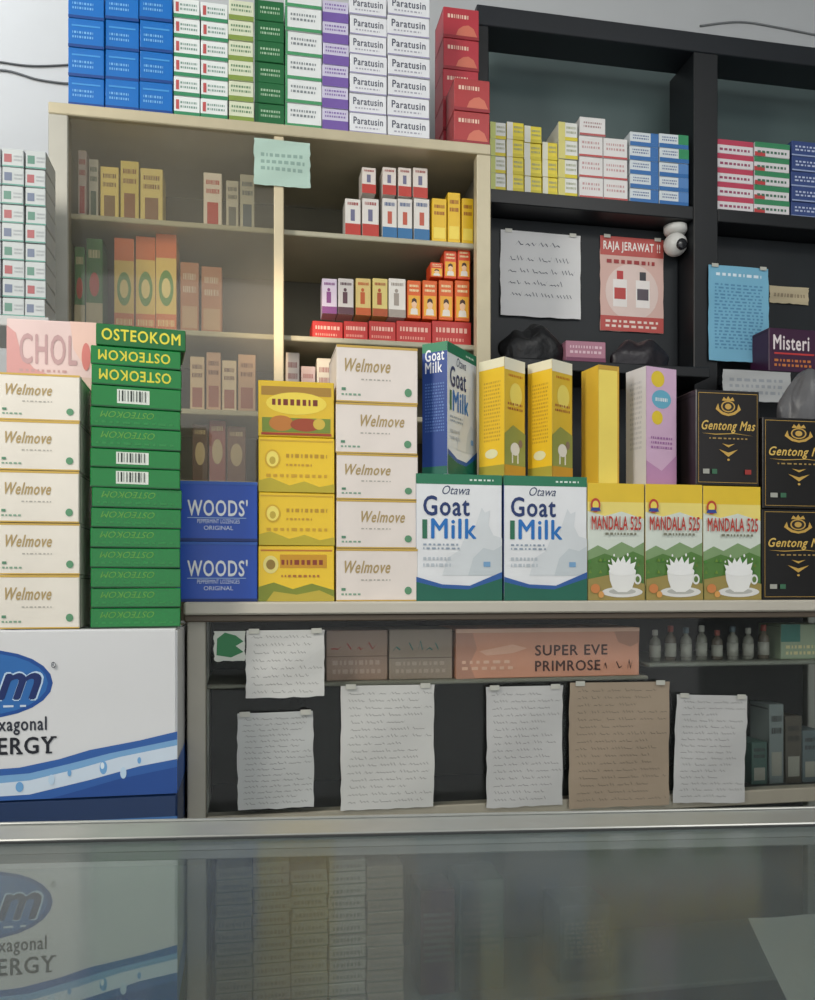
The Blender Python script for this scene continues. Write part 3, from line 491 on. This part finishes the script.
# ================= left: cartons on the floor and stacks on them
YCt=1.36; X1=at(178,0,YCt).x; X0=X1-.46; zc1=at(90,629,YCt).z; zc0=at(90,797,YCt).z
def bigcarton(z0,z1,label):
    w=X1-X0-.002; d=.30; h=z1-z0-.001; root=empty('shipping_carton',((X0+X1)/2,YCt+d/2,z0+.0005),label,'box')
    mb=MB(); mb.box(-w/2,w/2,-d/2,d/2,0,h,M((216,217,218),.25,0,.05,5),bev=.003,seg=2)
    u=lambda px:(at(px,0,YCt).x-X0)/(X1-X0)
    v=lambda py:(at(90,py,YCt).z-zc0)/(zc1-zc0)
    B1=(20,75,150);B2=(110,165,215)
    it=[('e',u(-18),v(682),u(53)-u(-18),v(648)-v(682),B1),('e',u(-18),v(682),(u(53)-u(-18))*.93,(v(648)-v(682))*.9,(40,105,175)),
     ('t','m',u(-5),v(699),u(44),v(670),(190,214,236),'ib'),('t','m',u(-3),v(698),u(42),v(671.5),(14,40,100),'ib'),('m',u(-60),v(706),u(30),v(702),(200,215,230),1),
     ('t','Hexagonal',u(-20),v(733),u(47),v(715),(40,44,56),'b'),('t','ENERGY',u(-34),v(752),u(55),v(735),(20,23,34),'b')]
    # slab serifs of the heavy word
    for a in (3.5,18.5,48): it.append(('r',u(a-2),v(752),u(a+4.5),v(750.2),(20,23,34)))
    it+=[('r',u(42),v(736.8),u(47),v(735),(20,23,34)),('r',u(51),v(736.8),u(57),v(735),(20,23,34)),
     ('p',[(u(-200),0),(u(-200),v(748)),(u(-60),v(768)),(u(20),v(765)),(u(60),v(758)),(u(90),v(750)),(u(140),v(742)),(1,v(734)),(1,0)],(44,94,168)),
     ('p',[(u(-200),v(756)),(u(-60),v(775)),(u(30),v(771)),(u(70),v(763)),(u(110),v(754)),(1,v(742)),(1,v(748)),(u(120),v(758)),(u(80),v(768)),(u(30),v(778)),(u(-60),v(783)),(u(-200),v(766))],(120,168,212)),
     ('p',[(u(-200),v(766)),(u(-60),v(783)),(u(30),v(778)),(u(80),v(768)),(u(120),v(758)),(1,v(748)),(1,v(762)),(u(140),v(768)),(u(90),v(780)),(u(30),v(792)),(u(-60),v(794)),(u(-200),v(776))],(206,220,234)),
     ('p',[(u(50),0),(u(80),v(790)),(u(120),v(780)),(1,v(770)),(1,0)],(28,74,148)),
     ('e',u(104),v(768),.012,.04,B2),('e',u(103),v(766),.006,.02,(220,235,245)),('e',u(124),v(774),.01,.035,(190,215,235)),('e',u(140),v(762),.006,.02,B2),('e',u(20),v(784),.012,.03,B2),('e',u(52),v(778),.01,.03,(190,215,235)),('e',u(70),v(772),.006,.02,B2),
     ('e',u(54),v(664),.007,.018,(60,66,80)),('e',u(54),v(664),.0055,.014,(214,216,218)),('t','R',u(52.6),v(666),u(55.4),v(661.5),(60,66,80))]
    V0=Vector
    printer(mb,(V0((-w/2,-d/2,0)),V0((w,0,0)),V0((0,0,h)),V0((0,-1,0))),it)
    printer(mb,(V0((w/2,-d/2,0)),V0((0,d,0)),V0((0,0,h)),V0((1,0,0))),[('r',0,0,1,.2,(40,90,165))])
    mb.build('carton_body',root)
    t=MB(); t.box(-w/2+.002,w/2-.002,-.022,.022,h+.0001,h+.0004,M((190,170,120),.2),bev=0); t.build('packing_tape',root)
zb1=at(90,846,YCt).z
bigcarton(zc0,zc1,'white and blue printed carton under the green and cream stacks')
mb=MB(); mb.box(-.229,.229,-.15,.15,0,zc0-zb1-.0015,M((22,50,92),.4),bev=.003)
printer(mb,(Vector((-.229,-.15,0)),Vector((.458,0,0)),Vector((0,0,zc0-zb1)),Vector((0,-1,0))),[('r',0,.45,1,.52,(60,110,170)),('m',.5,.15,.95,.4,(80,120,170),1)])
tag(mb.build('flat_carton',loc=((X0+X1)/2,YCt+.15,zb1+.0005)),'flat dark blue carton sandwiched between the white printed cartons','box')
bigcarton(zb1-(zc1-zc0),zb1,'lower white and blue printed carton seen through the counter glass')
zz0=zb1-(zc1-zc0)
mb=MB(); mb.box(-.22,.22,-.14,.14,0,zz0-.001,M((130,104,74),.8),bev=.003); mb.box(-.22,.22,-.002,.002,zz0-.0012,zz0-.0008,M((90,70,50),.8),bev=0)
tag(mb.build('storage_carton',loc=((X0+X1)/2,YCt+.15,0)),'brown carton on the floor below the printed cartons','box')
ztc=zc1+.0006
zw=stack(-4,79.5,373,ztc,YCt+.008,.18,5,(228,222,210),lambda i:wal(0),'cream supplement box, %s of cream stack at far left','left cream supplement boxes',name='supplement_box',levels=[628,574,522,470,420,373],key='wl',jit=.008)
chol={'F':[('r',0,0,1,.2,(206,180,166)),('p',[(0,.2),(0,.9),(.1,.8),(.16,.5),(.3,.3),(.5,.2)],(206,150,146)),('p',[(.7,1),(.74,.6),(.84,.4),(1,.3),(1,1)],(226,190,176)),('t','CHOL',.14,.36,.78,.8,(186,150,150),'b'),('m',.14,.24,.7,.31,(190,150,146),1),('m',.1,.05,.7,.16,(180,144,134),1),('e',.88,.5,.05,.2,(206,120,112))]}
one(6,97,320,zw+.0005,YCt+.128,.06,(220,194,190),chol,'pale pink box lying on the far left cream stack',name='supplement_box',jit=.003)
lv=[628,608,588,568,548,528,508,488,468,449,428,408,386,366,347,325]
def grn(i):
    n=14-i
    if n==0: return {'F':[('t','OSTEOKOM',.06,.25,.94,.8,(226,214,70),'bg')],'R':[('m',.1,.3,.9,.7,(120,180,90),1)]}
    R_={'R':[('m',.1,.3,.9,.7,(80,150,80),2),('r',0,0,1,.06,(20,70,40))]}
    if n in(1,2): R_['F']=[('t','OSTEOKOM',.08,.25,.88,.8,(216,206,66),'bug'),('r',0,0,1,.06,(16,80,40))]
    elif n in(3,6,7):
        R_['F']=[('r',.28,.2,.64,.85,(220,226,216))]+[('r',.3+.032*q,.3,.3+.032*q+[.01,.018,.006][q%3],.8,(30,40,34)) for q in range(10)]+[('r',0,0,1,.06,(16,80,40))]
    else: R_['F']=[('t','OSTEOKOM',.1,.5,.7,.82,(96,160,60),'iu'),('m',.05,.15,.95,.38,(40,134,66),1),('r',0,0,1,.06,(12,70,36))]
    return R_
Xg=at(137,0,1.42).x-.003; z=ztc
tot=at(130,325,YCt+.02).z-ztc; sc_=tot/(at(130,325,YCt+.03).z-at(130,628,YCt+.03).z)
for i in range(15):
    h=(at(130,lv[i+1],YCt+.03).z-at(130,lv[i],YCt+.03).z)*sc_
    me=boxmesh(.134,.088,h-.0008,(12,124,54) if i<14 else (14,106,46),grn(i),.18)
    n=14-i; kind='with gold lettering' if n<3 else ('with white barcode' if n in(3,6,7) else 'with faint green print')
    place('supplement_box',me,Xg+random.uniform(0,.002)+(.007 if i==14 else 0),1.427,z,rd(8)+random.uniform(-.02,.015),'green box %s, %s of the tall green stack'%(kind,posn(i,15)),'box','green supplement boxes')
    z+=h
# far-left rack with small boxes
YR=1.68; zq=at(25,316,YR).z; q0=at(-60,0,YR).x; q1=at(49,0,YR).x
RR=Vector((q0,YR,0)); rr=empty('side_rack',RR,'narrow white rack at the far left holding striped boxes','shelf')
PR=lambda n,b,m:P(n,b,m,rr,RR)
wr_=M((186,188,186),.5)
PR('rack_top',[(q0,q1,YR,1.842,zq-.02,zq)],wr_)
for a,b in ((q0,YR),(q1-.02,YR),(q0,1.82),(q1-.02,1.82)): PR('leg',[(a,a+.02,b,b+.02,0,zq-.0205)],wr_)
PR('rack_shelf',[(q0+.001,q1-.001,YR+.021,1.819,zq-.4,zq-.38)],wr_)
for c,(a,b) in enumerate(((-22,1),(1.6,24),(25,46))):
    stack(a,b,146+2*c,zq,YR+.004,.08,9,(182,188,188),(lambda i:{'F':[('r',.1,.25,.45,.7,[(160,84,88),(84,130,114),(100,112,136)][(i+c)%3]),('m',.55,.3,.95,.7,(146,152,156),2),('r',0,0,1,.08,(90,144,132))]}),'small striped white box, %s, '+['edge','middle','inner'][c]+' column of the far left rack','striped boxes on the side rack',key='sr%d'%c,jit=.03)
# cables
def cable(pts,r,col,label):
    P3=[]
    n=len(pts)
    for i in range(n-1):
        p0=pts[max(i-1,0)];p1=pts[i];p2=pts[i+1];p3=pts[min(i+2,n-1)]
        for k in range(8):
            t=k/8; P3.append(.5*((2*p1)+(p2-p0)*t+(2*p0-5*p1+4*p2-p3)*t*t+(3*p1-p0-3*p2+p3)*t**3))
    P3.append(pts[-1]); mb=MB(); o0=P3[0]; mb.tube([p-o0 for p in P3],r,M(col,.5)); o=mb.build('cable',loc=o0,smooth=True); tag(o,label,'cable')
Yk=2.297
cable([at(-60,52,Yk),at(0,62,Yk),at(35,66,Yk),at(80,64,Yk),at(130,60,Yk)],.0025,(70,74,78),'thin dark cable along the wall, upper of two at left')
cable([at(-60,74,Yk),at(0,70,Yk),at(40,80,Yk),at(80,84,Yk),at(130,80,Yk)],.0028,(80,84,88),'dark drooping cable along the wall, lower of two at left')
cable([at(700,26,Yk),at(740,22,Yk),at(780,28,Yk),at(840,40,Yk)],.003,(120,124,126),'grey cable on the wall above the black shelving')
# ================= front glass counter
c0=at(407.5,818,.82); RC=empty('glass_counter',(c0.x,.82,0),'long glass topped display counter with aluminium edge in the foreground','counter',rz=rd(-6.3))
zg0=c0.z
def PC(n,b,m,bev=.001):
    mb=MB()
    for q in b: mb.box(*q,m,bev=bev)
    return mb.build(n,RC)
edge=M((172,174,170),.3,.4,.08,30)
PC('glass_top',[(-.8,.95,-.76,-.053,zg0-.007,zg0-.001)],gl_top,0)
PC('edge_rail',[(-.8,.95,-.052,0,zg0-.012,zg0+.002),(-.8,.95,-.005,0,zg0+.002,zg0+.004),(-.8,.95,-.003,0,zg0-.035,zg0-.012)],edge,.0012)
PC('edge_seal',[(-.8,.95,-.0552,-.0525,zg0-.0009,zg0+.0012)],M((60,62,62),.5),.0002)
PC('edge_rail',[(-.8,.95,-.79,-.761,zg0-.03,zg0+.001)],edge)
for x in(-.8,.925):
    for y in(-.79,-.03): PC('post',[(x,x+.025,y,y+.025,.1,zg0-.036)],alu)
PC('end_panel',[(-.797,-.791,-.763,-.032,.1,zg0-.01)],gl_clear,0); PC('end_panel',[(.941,.947,-.763,-.032,.1,zg0-.01)],gl_clear,0)
PC('base_cabinet',[(-.8,.95,-.79,0,.0,.1)],M((150,140,120),.5))
PC('glass_shelf',[(-.79,.94,-.76,-.05,.4,.406)],gl_clear,0)
PC('rear_door',[(-.774,.07,-.016,-.012,.105,zg0-.037)],gl_clear,0); PC('rear_door',[(.05,.924,-.024,-.02,.105,zg0-.037)],gl_clear,0)
# pale sheet pressed under the counter glass
def gat(px,py,z):
    a=(px-CX)/F; b=(HY-py)/F; t=(z-ZC)/b; return Vector((t*(a*ct+st),t*(-a*st+ct),z))
zs_=zg0-.0085
q4=[gat(748,918,zs_),gat(840,912,zs_),gat(900,1010,zs_),gat(792,1010,zs_)]
mb=MB(); n=8; vs=[];fs=[]; cc=sum(q4,Vector())/4
for j in range(n+1):
    for i in range(n+1):
        u=i/n;v=j/n; p=(q4[0]*(1-u)+q4[1]*u)*(1-v)+(q4[3]*(1-u)+q4[2]*u)*v
        vs.append(p-cc+Vector((0,0,-.0008*abs(math.sin(5*u+3*v)))))
for j in range(n):
    for i in range(n): k=j*(n+1)+i; fs.append((k,k+1,k+n+2,k+n+1))
mb.raw(vs,fs,M((206,206,198),.7)); tag(mb.build('paper_sheet',loc=cc),'pale blank sheet pressed under the counter glass at lower right','paper')
# ================= light
w=bpy.data.worlds.new('World'); sc.world=w; w.use_nodes=True; bg=w.node_tree.nodes['Background']; bg.inputs[0].default_value=(.97,.985,1,1); bg.inputs[1].default_value=1.16
def area(loc,tgt,size,size_y,e,col):
    l=bpy.data.lights.new('area','AREA'); l.shape='RECTANGLE'; l.size=size; l.size_y=size_y; l.energy=e; l.color=col
    o=bpy.data.objects.new('ceiling_lamp',l); COL.objects.link(o); o.location=loc; o.rotation_euler=(Vector(tgt)-Vector(loc)).to_track_quat('-Z','Y').to_euler(); return o
area((-1.2,.4,2.3),(.3,1.7,1.3),.35,.9,23,(1,.95,.87))
area((1.3,.1,2.9),(.6,1.8,1.4),.8,.5,11,(1,.98,.94))
area((-1.0,1.7,2.85),(-.8,2.25,2.2),.5,.3,6,(.97,.98,1))
l=bpy.data.lights.new('added_glow','SPOT'); l.energy=240; l.color=(1,.76,.5); l.spot_size=rd(7.5); l.spot_blend=1; l.shadow_soft_size=.05  # added spot, aimed at the door stile to imitate its warm glow
o=bpy.data.objects.new('added_glow_spot',l); COL.objects.link(o); o.location=(-.9,.1,2.2); o.rotation_euler=(at(274,318,1.85)-o.location).to_track_quat('-Z','Y').to_euler()
cam=bpy.data.cameras.new('camera'); co=bpy.data.objects.new('camera',cam); COL.objects.link(co); co.location=(0,0,ZC); co.rotation_euler=(math.pi/2,0,-TH)
cam.sensor_fit='AUTO'; cam.sensor_width=36; cam.lens=F/1000*36; cam.shift_y=(HY-500)/1000; cam.clip_start=.01
sc.camera=co
sc.view_settings.view_transform='Standard'
